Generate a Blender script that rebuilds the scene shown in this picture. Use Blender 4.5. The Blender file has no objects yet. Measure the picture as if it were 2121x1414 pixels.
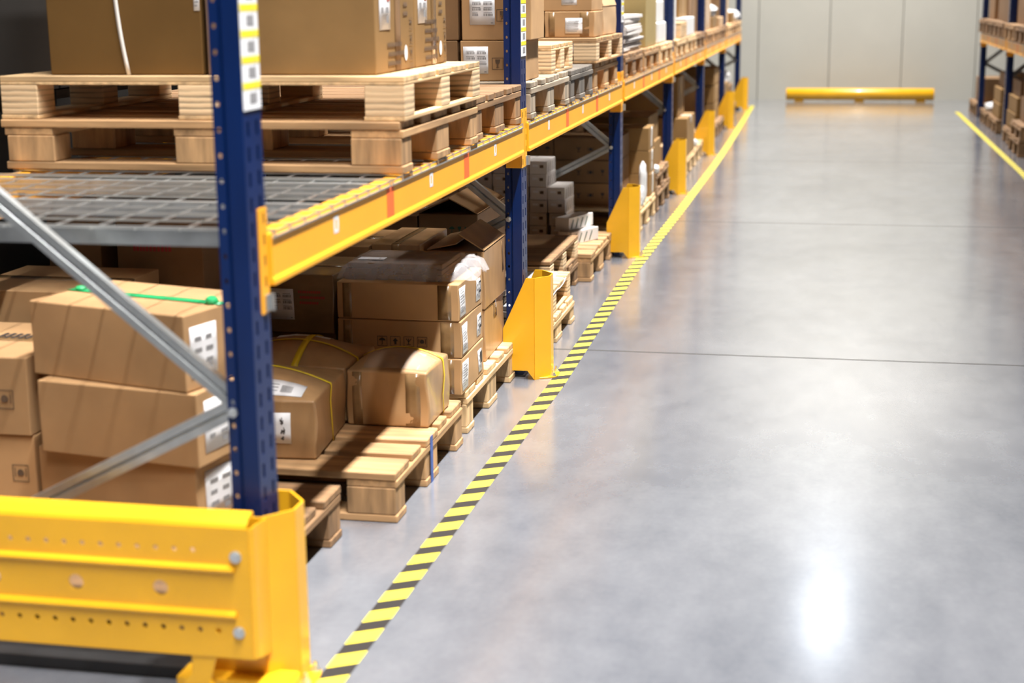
import bpy, math, random
from mathutils import Vector, Matrix
R = math.radians
random.seed(7)
SC = bpy.context.scene
COL = SC.collection

# ------------------------------------------------------------------ camera
F_PX, W_PX = 3199.0, 2121.0
YAW, PITCH, ROLL = -.2034, .2212, -.0101
def camera_axes():
    f = Vector((math.sin(YAW)*math.cos(PITCH), math.cos(YAW)*math.cos(PITCH), -math.sin(PITCH)))
    r = Vector((math.cos(YAW), -math.sin(YAW), 0)); u = r.cross(f)
    return r*math.cos(ROLL)+u*math.sin(ROLL), -r*math.sin(ROLL)+u*math.cos(ROLL), f
cr, cu, cf = camera_axes()
cam = bpy.data.cameras.new('camera'); camo = bpy.data.objects.new('camera', cam); COL.objects.link(camo)
camo.matrix_world = Matrix(((cr.x, cu.x, -cf.x, 1.1383), (cr.y, cu.y, -cf.y, 0), (cr.z, cu.z, -cf.z, 1.4293), (0, 0, 0, 1)))
cam.sensor_fit = 'HORIZONTAL'; cam.sensor_width = 36; cam.lens = 36*F_PX/W_PX
cam.clip_start = .05; cam.clip_end = 200
cam.dof.use_dof = True; cam.dof.focus_distance = 5.75; cam.dof.aperture_fstop = 2.5
SC.camera = camo

# ------------------------------------------------------------------ light, exposure
SC.view_settings.view_transform = 'Standard'; SC.view_settings.look = 'None'
SC.view_settings.exposure = 0.0; SC.view_settings.gamma = 1.0
wd = bpy.data.worlds.new('world'); SC.world = wd; wd.use_nodes = True
wd.node_tree.nodes['Background'].inputs[0].default_value = (.75, .86, 1, 1)
wd.node_tree.nodes['Background'].inputs[1].default_value = .05
def area(name, loc, sx, sy, power, color, rot=(0, 0, 0)):
    l = bpy.data.lights.new(name, 'AREA'); l.shape = 'RECTANGLE'; l.size = sx; l.size_y = sy
    l.energy = power; l.color = color
    o = bpy.data.objects.new(name, l); o.location = loc; o.rotation_euler = rot; COL.objects.link(o)
    return o
for y in (18.9, 15.8, 12.8, 10.0, 7.4, 4.8, 2.2, -.4, -3.0):      # strip luminaires over the aisle, tilted to darken right floor, farthest boosted for wall
    area('aisle_lamp', (1.58, y, 7.0), .19, 2.4, 540 if y > 18 else 205 if y > 1 else 250, (1, .975, .945), (0, R(4 if y > 18 else 18), 0)).data.spread = R(120 if y > 18 else 88 if y > 1 else 104)
area('end_lamp', (1.30, 20.3, 7.0), .5, .9, 48, (.84, .92, 1))       # bare cool lamp at the far end of the aisle

# ------------------------------------------------------------------ materials
def mat(name, col, rough=.6, metal=0, var=.12, scale=(6, 6, 6), bump=0, coat=0, rnd=.12, spec=.5, detail=4, wave=None, alpha=None, trans=0, fine=0):
    m = bpy.data.materials.new(name); m.use_nodes = True; nt = m.node_tree; N = nt.nodes; L = nt.links
    p = N['Principled BSDF']
    tc = N.new('ShaderNodeTexCoord'); mp = N.new('ShaderNodeMapping'); mp.inputs['Scale'].default_value = scale
    L.new(tc.outputs['Object'], mp.inputs['Vector'])
    oi = N.new('ShaderNodeObjectInfo')
    off = N.new('ShaderNodeVectorMath'); off.operation = 'SCALE'; off.inputs[0].default_value = (37, 11, 23)
    L.new(oi.outputs['Random'], off.inputs['Scale']); L.new(off.outputs[0], mp.inputs['Location'])
    no = N.new('ShaderNodeTexNoise'); no.inputs['Scale'].default_value = 1; no.inputs['Detail'].default_value = detail
    L.new(mp.outputs[0], no.inputs['Vector'])
    fac = no.outputs['Fac']
    if wave:
        wv = N.new('ShaderNodeTexWave'); wv.wave_type = 'BANDS'; wv.bands_direction = wave[0]; wv.inputs['Scale'].default_value = wave[1]
        wv.inputs['Distortion'].default_value = wave[2]; L.new(tc.outputs['Object'], wv.inputs['Vector'])
        mx = N.new('ShaderNodeMath'); mx.operation = 'MULTIPLY_ADD'; mx.inputs[1].default_value = wave[3]
        L.new(wv.outputs['Fac'], mx.inputs[0]); L.new(fac, mx.inputs[2]); fac = mx.outputs[0]
    cr_ = N.new('ShaderNodeValToRGB'); e = cr_.color_ramp.elements
    e[0].position = .3; e[1].position = .72
    e[0].color = (*[c*(1-var) for c in col], 1); e[1].color = (*[min(1, c*(1+var)) for c in col], 1)
    L.new(fac, cr_.inputs[0])
    hs = N.new('ShaderNodeHueSaturation'); mr = N.new('ShaderNodeMapRange')
    mr.inputs[3].default_value = 1-rnd; mr.inputs[4].default_value = 1+rnd
    L.new(oi.outputs['Random'], mr.inputs[0]); L.new(mr.outputs[0], hs.inputs['Value']); L.new(cr_.outputs[0], hs.inputs['Color'])
    L.new(hs.outputs[0], p.inputs['Base Color'])
    p.inputs['Roughness'].default_value = rough; p.inputs['Metallic'].default_value = metal
    p.inputs['Specular IOR Level'].default_value = spec; p.inputs['Coat Weight'].default_value = coat; p.inputs['Coat Roughness'].default_value = .12
    if trans: p.inputs['Transmission Weight'].default_value = trans
    if alpha is not None: p.inputs['Alpha'].default_value = alpha
    if bump:
        b = N.new('ShaderNodeBump'); b.inputs['Strength'].default_value = bump; b.inputs['Distance'].default_value = .004
        if fine:
            n2 = N.new('ShaderNodeTexNoise'); n2.inputs['Scale'].default_value = fine; n2.inputs['Detail'].default_value = 3
            L.new(tc.outputs['Object'], n2.inputs['Vector']); L.new(n2.outputs['Fac'], b.inputs['Height'])
        else: L.new(fac, b.inputs['Height'])
        L.new(b.outputs[0], p.inputs['Normal'])
    return m
MT = {}
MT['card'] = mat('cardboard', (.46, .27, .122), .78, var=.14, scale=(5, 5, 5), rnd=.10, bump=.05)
MT['card_dimmed'] = mat('dimmed carton', (.25, .145, .055), .78, spec=.2, var=.12, scale=(5, 5, 5), rnd=.03, bump=.05)  # cardboard darkened to paint in dimmer light on upper, far and right boxes
MT['card_shade'] = mat('shaded carton', (.125, .066, .019), .78, spec=.15, var=.10, scale=(5, 5, 5), rnd=.05, bump=.05)  # cardboard darkened to paint in the shade of the upper left corner
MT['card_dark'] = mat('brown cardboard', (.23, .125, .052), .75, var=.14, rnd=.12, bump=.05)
MT['card_pale'] = mat('pale cardboard', (.48, .31, .165), .8, var=.08, rnd=.08, bump=.04)
MT['card_wrap'] = mat('film wrapped cardboard', (.20, .115, .046), .45, var=.2, scale=(7, 7, 16), rnd=.08, bump=.35, coat=.7, fine=16)
MT['card_taped'] = mat('taped cardboard', (.39, .225, .10), .5, var=.16, scale=(14, 14, 3), rnd=.06, bump=.15, coat=.35, fine=14)
MT['shade_black'] = mat('near black for shade', (.007, .006, .005), .55, var=.2, rnd=.1, bump=.2)  # near-black colour painting in deep shade, used on the added blocks
MT['grey_box'] = mat('grey carton', (.66, .615, .58), .7, var=.06, rnd=.08)
MT['olive'] = mat('olive carton', (.33, .24, .09), .7, var=.08, rnd=.05)
MT['white_box'] = mat('white carton', (.66, .645, .62), .6, var=.04, rnd=.04)
MT['tape'] = mat('brown tape', (.24, .14, .06), .25, var=.15, scale=(20, 20, 20), rnd=.1, coat=.5, bump=.1)
MT['paper'] = mat('white paper', (.80, .80, .82), .55, var=.03, rnd=.02)
MT['ink'] = mat('black print', (.035, .03, .03), .6, var=.2, rnd=0)
MT['ink_soft'] = mat('faded print', (.12, .075, .045), .7, var=.25, rnd=.1)
MT['ink_red'] = mat('red print', (.42, .05, .04), .6, var=.15, rnd=0)
MT['ink_green'] = mat('green print', (.03, .09, .05), .6, var=.15, rnd=0)
MT['strap_yellow'] = mat('yellow strap', (.78, .56, .02), .4, var=.08, rnd=.03)
MT['strap_white'] = mat('white strap', (.80, .76, .72), .4, var=.05, rnd=0)
MT['strap_green'] = mat('green strap', (.02, .38, .13), .35, var=.1, rnd=0)
for key, c in (('new', (.60, .40, .205)), ('tan', (.42, .245, .112)), ('brown', (.25, .14, .064)), ('grey', (.15, .128, .105)), ('weathered', (.33, .26, .185))):
    for ax, s in (('x', (3, 34, 34)), ('y', (34, 3, 34)), ('z', (30, 30, 5))):
        MT[f'wood_{key}_{ax}'] = mat(f'{key} pallet wood {ax}', c, .75, var=.42, scale=s, rnd=.18, bump=.3, detail=6)
MT['ply'] = mat('laminated plywood', (.46, .325, .19), .75, var=.62, scale=(3, 3, 90), rnd=.10, wave=('Z', 20, 1.0, .5), bump=.25)
MT['yellow'] = mat('yellow enamel', (.82, .42, .012), .36, var=.05, scale=(9, 9, 9), rnd=.02, coat=.25)
MT['orange'] = mat('orange enamel', (.95, .42, .02), .36, var=.04, scale=(4, 4, 4), rnd=.02, spec=.45)
MT['blue'] = mat('blue enamel', (.0006, .015, .088), .34, var=.15, scale=(10, 10, 4), rnd=.02, coat=.08, spec=.4)
MT['galv'] = mat('galvanised steel', (.52, .545, .55), .36, metal=.85, var=.16, scale=(14, 14, 14), rnd=.06)
MT['wire'] = mat('zinc wire', (.62, .62, .60), .35, metal=.8, var=.1, rnd=.03)
MT['bolt'] = mat('bright zinc bolt', (.72, .74, .74), .28, metal=.9, var=.1, rnd=.03)
MT['dark_steel'] = mat('dark steel', (.05, .05, .052), .45, metal=.4, var=.2, rnd=0)
MT['red_mark'] = mat('red orange sticker', (.92, .15, .03), .5, var=.04, rnd=.02)
MT['yellow_mark'] = mat('yellow marking', (.85, .70, .03), .5, var=.05, rnd=0)
MT['grey_mark'] = mat('grey code print', (.26, .255, .26), .6, var=.2, scale=(300, 300, 300), rnd=.05)
MT['blue_paint'] = mat('blue stencil paint', (.05, .11, .36), .6, var=.2, scale=(30, 30, 30), rnd=0)
MT['film'] = mat('clear plastic film', (.80, .78, .80), .14, var=.08, scale=(25, 25, 25), rnd=0, bump=.7, alpha=.32, coat=.8)
MT['clear_tape'] = mat('clear tape', (.75, .72, .70), .12, var=.08, scale=(25, 25, 25), rnd=0, bump=.6, alpha=.13, coat=.8)
MT['bag'] = mat('white plastic', (.66, .655, .66), .35, var=.10, scale=(15, 15, 15), rnd=.03, bump=.4)
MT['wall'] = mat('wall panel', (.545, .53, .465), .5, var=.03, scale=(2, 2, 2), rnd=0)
MT['dark_wall'] = mat('dim wall panel', (.07, .067, .064), .7, var=.05, rnd=0)  # wall tone darkened to stand in for shade and cut bounce
MT['ceiling'] = mat('ceiling sheet', (.25, .26, .27), .7, var=.03, rnd=0)

def floor_material():
    m = bpy.data.materials.new('sealed concrete'); m.use_nodes = True; N = m.node_tree.nodes; L = m.node_tree.links
    p = N['Principled BSDF']; tc = N.new('ShaderNodeTexCoord')
    def noise(s, d=5, r=.6):
        mp = N.new('ShaderNodeMapping'); mp.inputs['Scale'].default_value = s; L.new(tc.outputs['Object'], mp.inputs[0])
        n = N.new('ShaderNodeTexNoise'); n.inputs['Scale'].default_value = 1; n.inputs['Detail'].default_value = d; n.inputs['Roughness'].default_value = r
        L.new(mp.outputs[0], n.inputs['Vector']); return n.outputs['Fac']
    def math_(op, a, b=None, c=None):
        n = N.new('ShaderNodeMath'); n.operation = op
        for i, v in enumerate((a, b, c)):
            if v is None: continue
            if isinstance(v, (int, float)): n.inputs[i].default_value = v
            else: L.new(v, n.inputs[i])
        return n.outputs[0]
    a = noise((1.1, .55, 1)); b = noise((9, 5, 1), 6); c = noise((60, 40, 1), 3)
    t = math_('ADD', math_('MULTIPLY', a, .62), math_('ADD', math_('MULTIPLY', b, .28), math_('MULTIPLY', c, .10)))
    r = N.new('ShaderNodeValToRGB'); e = r.color_ramp.elements
    e[0].position = .34; e[1].position = .66; e[0].color = (.12, .127, .149, 1); e[1].color = (.242, .250, .271, 1)
    L.new(t, r.inputs[0])
    sp = N.new('ShaderNodeSeparateXYZ'); L.new(tc.outputs['Object'], sp.inputs[0])
    wob = math_('MULTIPLY', math_('SUBTRACT', noise((2, 2, 2), 2), .5), .012)
    y = math_('ADD', sp.outputs['Y'], wob)
    fr = math_('ABSOLUTE', math_('SUBTRACT', math_('WRAP', math_('SUBTRACT', y, 6.115), 1.857, -1.857), 0.0))   # joints every 3.714 m
    joint = math_('MULTIPLY', math_('LESS_THAN', fr, .011), math_('ADD', math_('MULTIPLY', math_('GREATER_THAN', fr, .0035), .45), .5))
    mix = N.new('ShaderNodeMix'); mix.data_type = 'RGBA'; L.new(joint, mix.inputs['Factor'])
    L.new(r.outputs[0], mix.inputs['A']); mix.inputs['B'].default_value = (.07, .068, .066, 1)
    L.new(mix.outputs['Result'], p.inputs['Base Color'])
    rr = N.new('ShaderNodeMapRange'); L.new(noise((3, 1.6, 1), 6, .7), rr.inputs[0])
    rr.inputs[1].default_value = .3; rr.inputs[2].default_value = .7; rr.inputs[3].default_value = .15; rr.inputs[4].default_value = .27
    L.new(rr.outputs[0], p.inputs['Roughness']); keep = math_('SUBTRACT', 1.0, joint); L.new(math_('MULTIPLY', keep, .55), p.inputs['Specular IOR Level']); L.new(math_('MULTIPLY', keep, .9), p.inputs['Coat Weight']); p.inputs['Coat Roughness'].default_value = .16
    return m
MT['floor'] = floor_material()

def tape_material():
    m = bpy.data.materials.new('hazard tape'); m.use_nodes = True; N = m.node_tree.nodes; L = m.node_tree.links
    p = N['Principled BSDF']; uv = N.new('ShaderNodeUVMap'); sp = N.new('ShaderNodeSeparateXYZ'); L.new(uv.outputs[0], sp.inputs[0])
    def math_(op, a, b):
        n = N.new('ShaderNodeMath'); n.operation = op
        for i, v in enumerate((a, b)):
            if isinstance(v, (int, float)): n.inputs[i].default_value = v
            else: L.new(v, n.inputs[i])
        return n.outputs[0]
    s = math_('SUBTRACT', sp.outputs['Y'], math_('MULTIPLY', sp.outputs['X'], .60))
    f = math_('FRACT', math_('DIVIDE', s, .127), 0)
    k = math_('LESS_THAN', f, .47)
    mix = N.new('ShaderNodeMix'); mix.data_type = 'RGBA'; L.new(k, mix.inputs['Factor'])
    mix.inputs['A'].default_value = (.80, .66, .05, 1); mix.inputs['B'].default_value = (.020, .016, .014, 1)
    L.new(mix.outputs['Result'], p.inputs['Base Color']); p.inputs['Roughness'].default_value = .6
    return m
MT['hazard'] = tape_material()

# ------------------------------------------------------------------ mesh helpers
class MB:
    def __init__(s): s.v = []; s.f = []
    def add(s, vs, fs):
        n = len(s.v); s.v += [tuple(q) for q in vs]; s.f += [tuple(n+i for i in f) for f in fs]; return s
    def box(s, x0, x1, y0, y1, z0, z1):
        return s.add([(x0, y0, z0), (x1, y0, z0), (x1, y1, z0), (x0, y1, z0), (x0, y0, z1), (x1, y0, z1), (x1, y1, z1), (x0, y1, z1)],
                     [(0, 3, 2, 1), (4, 5, 6, 7), (0, 1, 5, 4), (1, 2, 6, 5), (2, 3, 7, 6), (3, 0, 4, 7)])
    def prism(s, poly, ax, a, b):           # closed solid: polygon in the two other axes, extruded along ax
        def P(u, v, w): return {'x': (w, u, v), 'y': (u, w, v), 'z': (u, v, w)}[ax]
        n = len(poly); vs = [P(u, v, a) for u, v in poly]+[P(u, v, b) for u, v in poly]
        return s.add(vs, [tuple(range(n-1, -1, -1)), tuple(range(n, 2*n))]+[(i, (i+1) % n, n+(i+1) % n, n+i) for i in range(n)])
    def sheet(s, poly, ax, a, b):           # open folded sheet
        def P(u, v, w): return {'x': (w, u, v), 'y': (u, w, v), 'z': (u, v, w)}[ax]
        n = len(poly); vs = [P(u, v, a) for u, v in poly]+[P(u, v, b) for u, v in poly]
        return s.add(vs, [(i, i+1, n+i+1, n+i) for i in range(n-1)])
    def cyl(s, c, d, r, h, n=12):
        d = Vector(d).normalized(); a = d.orthogonal().normalized(); b = d.cross(a); c = Vector(c)
        vs = [c+a*r*math.cos(2*math.pi*i/n)+b*r*math.sin(2*math.pi*i/n)+d*k for k in (0, h) for i in range(n)]
        return s.add(vs, [tuple(range(n-1, -1, -1)), tuple(range(n, 2*n))]+[(i, (i+1) % n, n+(i+1) % n, n+i) for i in range(n)])
    def tube(s, pts, r, n=6):
        pts = [Vector(p) for p in pts]; vs = []
        for i, p in enumerate(pts):
            t = (pts[min(i+1, len(pts)-1)]-pts[max(i-1, 0)]).normalized(); a = t.cross(Vector((.3, .5, .81))).normalized(); b = t.cross(a)
            vs += [p+a*r*math.cos(2*math.pi*k/n)+b*r*math.sin(2*math.pi*k/n) for k in range(n)]
        fs = [(i*n+k, i*n+(k+1) % n, (i+1)*n+(k+1) % n, (i+1)*n+k) for i in range(len(pts)-1) for k in range(n)]
        fs += [tuple(range(n-1, -1, -1)), tuple((len(pts)-1)*n+k for k in range(n))]
        return s.add(vs, fs)
    def ribbon(s, pts, wv):
        wv = Vector(wv)/2; n = len(pts); vs = [Vector(p)-wv for p in pts]+[Vector(p)+wv for p in pts]
        return s.add(vs, [(i, i+1, n+i+1, n+i) for i in range(n-1)])
    def holes(s, O, U, V, cells):           # flat panel made of cells (u0,u1,v0,v1,hole|None); hole=(rx,ry,n,shape)
        O, U, V = Vector(O), Vector(U), Vector(V)
        for u0, u1, v0, v1, h in cells:
            q = lambda u, v: O+U*u+V*v
            if not h: s.add([q(u0, v0), q(u1, v0), q(u1, v1), q(u0, v1)], [(0, 1, 2, 3)]); continue
            rx, ry, n = h; cu_, cv_ = (u0+u1)/2, (v0+v1)/2; m = n//4; out = []; inn = []
            cor = [(u1, v1), (u0, v1), (u0, v0), (u1, v0)]
            for k in range(4):
                a, b = cor[k-1], cor[k]
                for j in range(m):
                    t = j/m; out.append(q(a[0]+(b[0]-a[0])*t, a[1]+(b[1]-a[1])*t))
                    th = -math.pi/4+(k+t)*math.pi/2
                    if n == 4: inn.append(q(cu_+math.copysign(rx, math.cos(th)), cv_+math.copysign(ry, math.sin(th))))
                    else: inn.append(q(cu_+rx*math.cos(th), cv_+ry*math.sin(th)))
            s.add(out+inn, [(i, (i+1) % n, n+(i+1) % n, n+i) for i in range(n)])
        return s
    def mesh(s, name, material, smooth=False):
        m = bpy.data.meshes.new(name); m.from_pydata(s.v, [], s.f); m.validate(); m.materials.append(MT[material])
        if smooth: m.shade_smooth()
        return m
    def build(s, name, material, parent=None, bevel=0, smooth=False, solid=0):
        return obj(name, s.mesh(name, material, smooth), parent, bevel, solid)
def obj(name, mesh, parent=None, bevel=0, solid=0, seg=1):
    o = bpy.data.objects.new(name, mesh); COL.objects.link(o)
    if parent: o.parent = parent
    if solid:
        d = o.modifiers.new('thickness', 'SOLIDIFY'); d.thickness = solid; d.offset = 0
    if bevel:
        d = o.modifiers.new('bevel', 'BEVEL'); d.width = bevel; d.segments = seg; d.limit_method = 'ANGLE'; d.angle_limit = R(35)
    return o
def tag(o, label, cat, group=None):
    o['label'] = label; o['category'] = cat
    if group: o['group'] = group
    return o
def thing(name, label, cat, loc=(0, 0, 0), rz=0, group=None):
    o = bpy.data.objects.new(name, None); COL.objects.link(o); o.location = loc; o.rotation_euler = (0, 0, rz); o.empty_display_size = .1
    return tag(o, label, cat, group)
def copy_tree(o, parent=None):
    c = o.copy(); COL.objects.link(c); c.parent = parent
    for ch in o.children: copy_tree(ch, c)
    return c
def struct(o): o['kind'] = 'structure'; return o
CACHE = {}
def cached(key, fn):
    if key not in CACHE: CACHE[key] = fn()
    return CACHE[key]
ORD = ['first', 'second', 'third', 'fourth', 'fifth', 'sixth', 'seventh']

# ------------------------------------------------------------------ the hall
WALL_Y = 21.42
struct(MB().box(-4, 7, -5, WALL_Y+.2, -.2, 0).build('floor', 'floor'))
struct(MB().box(-4, 7, -5, WALL_Y+.2, 7.6, 7.8).build('ceiling', 'ceiling'))
fw_ = MB()
sx = [-4]+[.15+.942*k for k in range(-4, 8)]+[7]
for a, b in zip(sx, sx[1:]): fw_.box(a+.0045, b-.0045, WALL_Y, WALL_Y+.1, 0, 7.6)
fw_.box(-4, 7, WALL_Y+.06, WALL_Y+.1, 0, 7.6)
struct(fw_.build('wall_far', 'wall'))
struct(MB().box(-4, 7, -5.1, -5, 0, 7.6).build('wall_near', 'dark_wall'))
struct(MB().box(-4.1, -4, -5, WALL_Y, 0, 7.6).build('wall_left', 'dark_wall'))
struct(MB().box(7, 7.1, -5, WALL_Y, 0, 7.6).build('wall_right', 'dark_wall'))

# pipe barrier in front of the far wall
t = thing('pipe_barrier', 'long yellow steel pipe bumper lying before the far wall', 'barrier', (1.5, 21.05, 0))
mb = MB().cyl((-.95, 0, .098), (1, 0, 0), .078, 1.9, 28); p = mb.build('pipe', 'yellow', t, .006)
for q in p.data.polygons: q.use_smooth = len(q.vertices) == 4
for x in (-.78, 0, .78): MB().box(x-.06, x+.06, -.05, .05, 0, .03).build('foot', 'yellow', t, .003)

# hazard tape on both sides of the aisle
def floor_tape(pts, w, label):
    mb = MB(); uv = []
    n = len(pts)
    vs = [(x-w/2, y, .0012) for x, y in pts]+[(x+w/2, y, .0012) for x, y in pts]
    mb.add(vs, [(i, n+i, n+i+1, i+1) for i in range(n-1)])
    o = mb.build('floor_tape', 'hazard'); l = o.data.uv_layers.new(name='UVMap')
    for lp in o.data.loops:
        i = lp.vertex_index; l.data[lp.index].uv = (0 if i < n else w, vs[i][1])
    return tag(o, label, 'floor tape')
floor_tape([(.135, -2), (.133, 2.96), (.143, 3.74), (.166, 5.5), (.142, 7.92), (.172, 10.47), (.19, 13.2), (.185, 15.5), (.16, 18.9), (.15, 20.2)], .062,
           'yellow and black striped tape along the floor before the left rack')
floor_tape([(2.60, 9.0), (2.645, 12.8), (2.633, 15.4), (2.617, 19.3)], .055, 'yellow and black striped tape along the floor before the right rack')

# ------------------------------------------------------------------ rack frames
L_BAY = 2.7764
FY = [2.86+L_BAY*k for k in range(7)]
UP_H = 2.4
def upright_mesh():
    mb = MB(); n = int(UP_H/.05)
    def col(u0, u1, rx, ry, nn, v0=0): return [(u0, u1, v0+.05*i, v0+.05*(i+1), (rx, ry, nn)) for i in range(n)]
    flat = lambda a, b: [(a, b, 0, UP_H, None)]
    mb.holes((0, 0, 0), (0, 1, 0), (0, 0, 1), flat(0, .016)+col(.016, .036, .0055, .015, 4)+flat(.036, .064)+col(.064, .084, .0055, .015, 4)+flat(.084, .1))
    for y, s in ((0, 1), (.1, -1)):
        mb.sheet([(0, y), (-.033, y), (-.0365, y+s*.007), (-.0395, y+s*.007), (-.041, y+s*.002)], 'z', 0, UP_H)
        mb.holes((-.041, y+s*.002, 0), (-1, 0, 0), (0, 0, 1), flat(0, .003)+col(.003, .015, .0042, .0055, 8)+flat(.015, .02))
        mb.sheet([(-.061, y+s*.002), (-.061, y+s*.018)], 'z', 0, UP_H)
    return mb.mesh('upright', 'blue')
def channel(p, q, w=.038, d=.02, yc=.05):
    p, q = Vector(p), Vector(q); t = (q-p).normalized(); n = Vector((-t.z, 0, t.x)); y = Vector((0, 1, 0)); mb = MB()
    prof = [(-w/2+.006, d), (-w/2, d), (-w/2, 0), (-w/2+.012, -.0), (-.004, 0), (0, .006), (.004, 0), (w/2, 0), (w/2, d), (w/2-.006, d)]
    vs = [e+n*a+y*(b+yc-.014) for e in (p, q) for a, b in prof]; k = len(prof)
    return mb.add(vs, [(i, i+1, k+i+1, k+i) for i in range(k-1)])
DEPTH = 1.10
FRAME_WORDS = ['nearest blue rack frame, its post standing inside the barrier corner', 'blue rack frame in sharp focus, second of the left row',
               'blue rack frame third along the left row', 'blue rack frame fourth along the left row', 'blue rack frame fifth along the left row',
               'blue rack frame sixth along the left row', 'last blue rack frame of the left row near the far wall']
def make_frame(k):
    t = thing('rack_frame', FRAME_WORDS[k], 'rack frame', (.017, FY[k], 0), 0, 'upright frames of the left rack')
    um = cached('upright', upright_mesh)
    obj('upright', um, t, 0, .002)
    r = obj('upright', um, t, 0, .002); r.rotation_euler = (0, 0, math.pi); r.location = (-DEPTH, .1, 0)
    for name, a, b in (('brace', (-.055, 0, .612), (-DEPTH+.055, 0, 1.42)), ('brace', (-.055, 0, .606), (-DEPTH+.055, 0, .10)), ('brace', (-DEPTH+.055, 0, 1.44), (-.055, 0, 2.2))):
        m = cached(('brace', a, b), lambda: channel(a, b).mesh('brace', 'galv')); obj('brace', m, t, 0, .0018)
    m = cached('fbolt', lambda: MB().cyl((-.049, -.001, .605), (0, -1, 0), .011, .007, 6).cyl((-.049, -.006, .605), (0, -1, 0), .006, .008, 8).mesh('bolt', 'bolt')); obj('bolt', m, t)
    m = cached('fplate', lambda: MB().box(-.10, .01, -.01, .11, 0, .006).box(-DEPTH-.01, -DEPTH+.10, -.01, .11, 0, .006).mesh('foot_plate', 'dark_steel')); obj('foot_plate', m, t)
    if k < 3:                                # strip of location labels on the aisle face
        z0 = (1.212, 1.205, 1.275)[k]
        s = MB().box(.0022, .0036, .003, .097, z0, z0+.52).build('location_label', 'paper', t)
        mb = MB(); mg = MB()
        for i in range(11):
            mb.box(.0037, .0041, .003, .097, z0+.040+.05*i, z0+.054+.05*i)
            mg.box(.0037, .0041, .036, .076, z0+.012+.05*i, z0+.033+.05*i).box(.00372, .00412, .0745, .076, z0+.012+.05*i, z0+.012+.05*min(10, i+1))
        mb.build('yellow_band', 'yellow_mark', s); mg.build('code_print', 'grey_mark', s)
    return t
frames = [make_frame(k) for k in range(7)]

# ------------------------------------------------------------------ beams
def make_beam(label, y0, front=True, marks=True):
    ln = L_BAY-.1
    t = thing('rack_beam', label, 'rack beam', (0, y0, 0), 0, 'front beams of the left rack' if front else 'rear beams of the left rack')
    prof = [(.027, .957), (.027, .866), (.0315, .861), (.0315, .849), (-.02, .849), (-.02, .957)]
    m = cached('beam', lambda: MB().prism(prof, 'y', .004, ln-.004).mesh('beam_section', 'orange')); obj('beam_section', m, t, .002)
    def conn(sgn):
        mb = MB(); e = 0 if sgn > 0 else ln
        a, b = sorted((e, e-sgn*.047)); c, d = sorted((e, e+sgn*.004))
        mb.box(-.040, .0165, c, d, .797, 1.013)
        n = 5; cells = [(0, .012, 0, .216, None), (.026, .047, 0, .216, None)]+[(.012, .026, .0432*i, .0432*(i+1), (.004, .011, 4)) for i in range(n)]
        for x in (.0165, .0205): mb.holes((x, a if sgn < 0 else b, .797), (0, 1 if sgn < 0 else -1, 0), (0, 0, 1), cells)
        mb.box(.0165, .0205, a, a+.002, .797, 1.013).box(.0165, .0205, b-.002, b, .797, 1.013).box(.0165, .0205, a, b, 1.011, 1.013).box(.0165, .0205, a, b, .797, .799)
        mb.box(-.02, -.006, *( (e-.0005, e+.0065) if sgn > 0 else (e-.0065, e+.0005)), .982, .996)
        return mb.mesh('connector', 'orange')
    for s in (1, -1): obj('connector', cached(('conn', s), lambda: conn(s)), t, .001)
    if front:
        m = cached('clip', lambda: MB().box(.021, .034, -.012, -.008, .80, .835).box(.021, .024, -.03, -.008, .80, .835).mesh('safety_clip', 'galv')); obj('safety_clip', m, t)
        for yy in (.885, 1.752):
            m = cached(('red', yy), lambda: MB().box(.0268, .0275, yy-.033, yy+.033, .868, .944).mesh('red_sticker', 'red_mark')); obj('red_sticker', m, t)
        for yy in (.43, 1.31, 2.18):
            def ring():
                mb = MB(); a, b, c, d, w = yy-.018, yy+.018, .894, .934, .011
                return mb.box(.0268, .0275, a, a+w, c, d).box(.0268, .0275, b-w, b, c, d).box(.0268, .0275, a, b, c, c+w*.8).box(.0268, .0275, a, b, d-w*.8, d).mesh('white_mark', 'paper')
            obj('white_mark', cached(('ring', yy), ring), t)
    return t
for k in range(6):
    make_beam(f'orange beam along the aisle front of the {ORD[k]} bay', FY[k]+.1)
    b = make_beam(f'orange beam along the back of the {ORD[k]} bay', FY[k]+.1, False); b.scale = (-1, 1, 1); b.location.x = -DEPTH+.034

# ------------------------------------------------------------------ wire decks
DW = .888
def deck_wire_mesh():
    mb = MB(); x1, x0 = .0312, -1.10
    ys = [.012+.0955*i for i in range(10)]
    for y in ys:
        mb.box(x0, x1, y-.0022, y+.0022, .9600, .9645); mb.box(x1-.004, x1, y-.0022, y+.0022, .948, .9645)
    for i in range(12):
        x = x1-.006-.1*i; mb.box(x-.0012, x+.0012, .0, DW-.012, .9572, .9602)
    mb.box(x1-.005, x1, .0, DW-.012, .946, .950)
    return mb.mesh('wire_mesh', 'wire')
def deck_channel(y, side):
    s = side
    return MB().sheet([(y, .923), (y, .9568), (y+s*.04, .9568), (y+s*.04, .923)], 'x', -1.075, -.024).mesh('support_channel', 'galv')
POS3 = ['near', 'middle', 'far']
for k in range(6):
    for j in range(3):
        t = thing('wire_deck', f'galvanised wire mesh deck, {POS3[j]} panel of the {ORD[k]} bay', 'wire deck', (0, FY[k]+.106+DW*j, 0), 0, 'wire decks on the left rack')
        obj('wire_mesh', cached('dwire', deck_wire_mesh), t)
        for y, s in ((.02, 1), (.42, 1), (.855, -1)): obj('support_channel', cached(('dch', y), lambda: deck_channel(y, s)), t, 0, .002)

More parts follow.
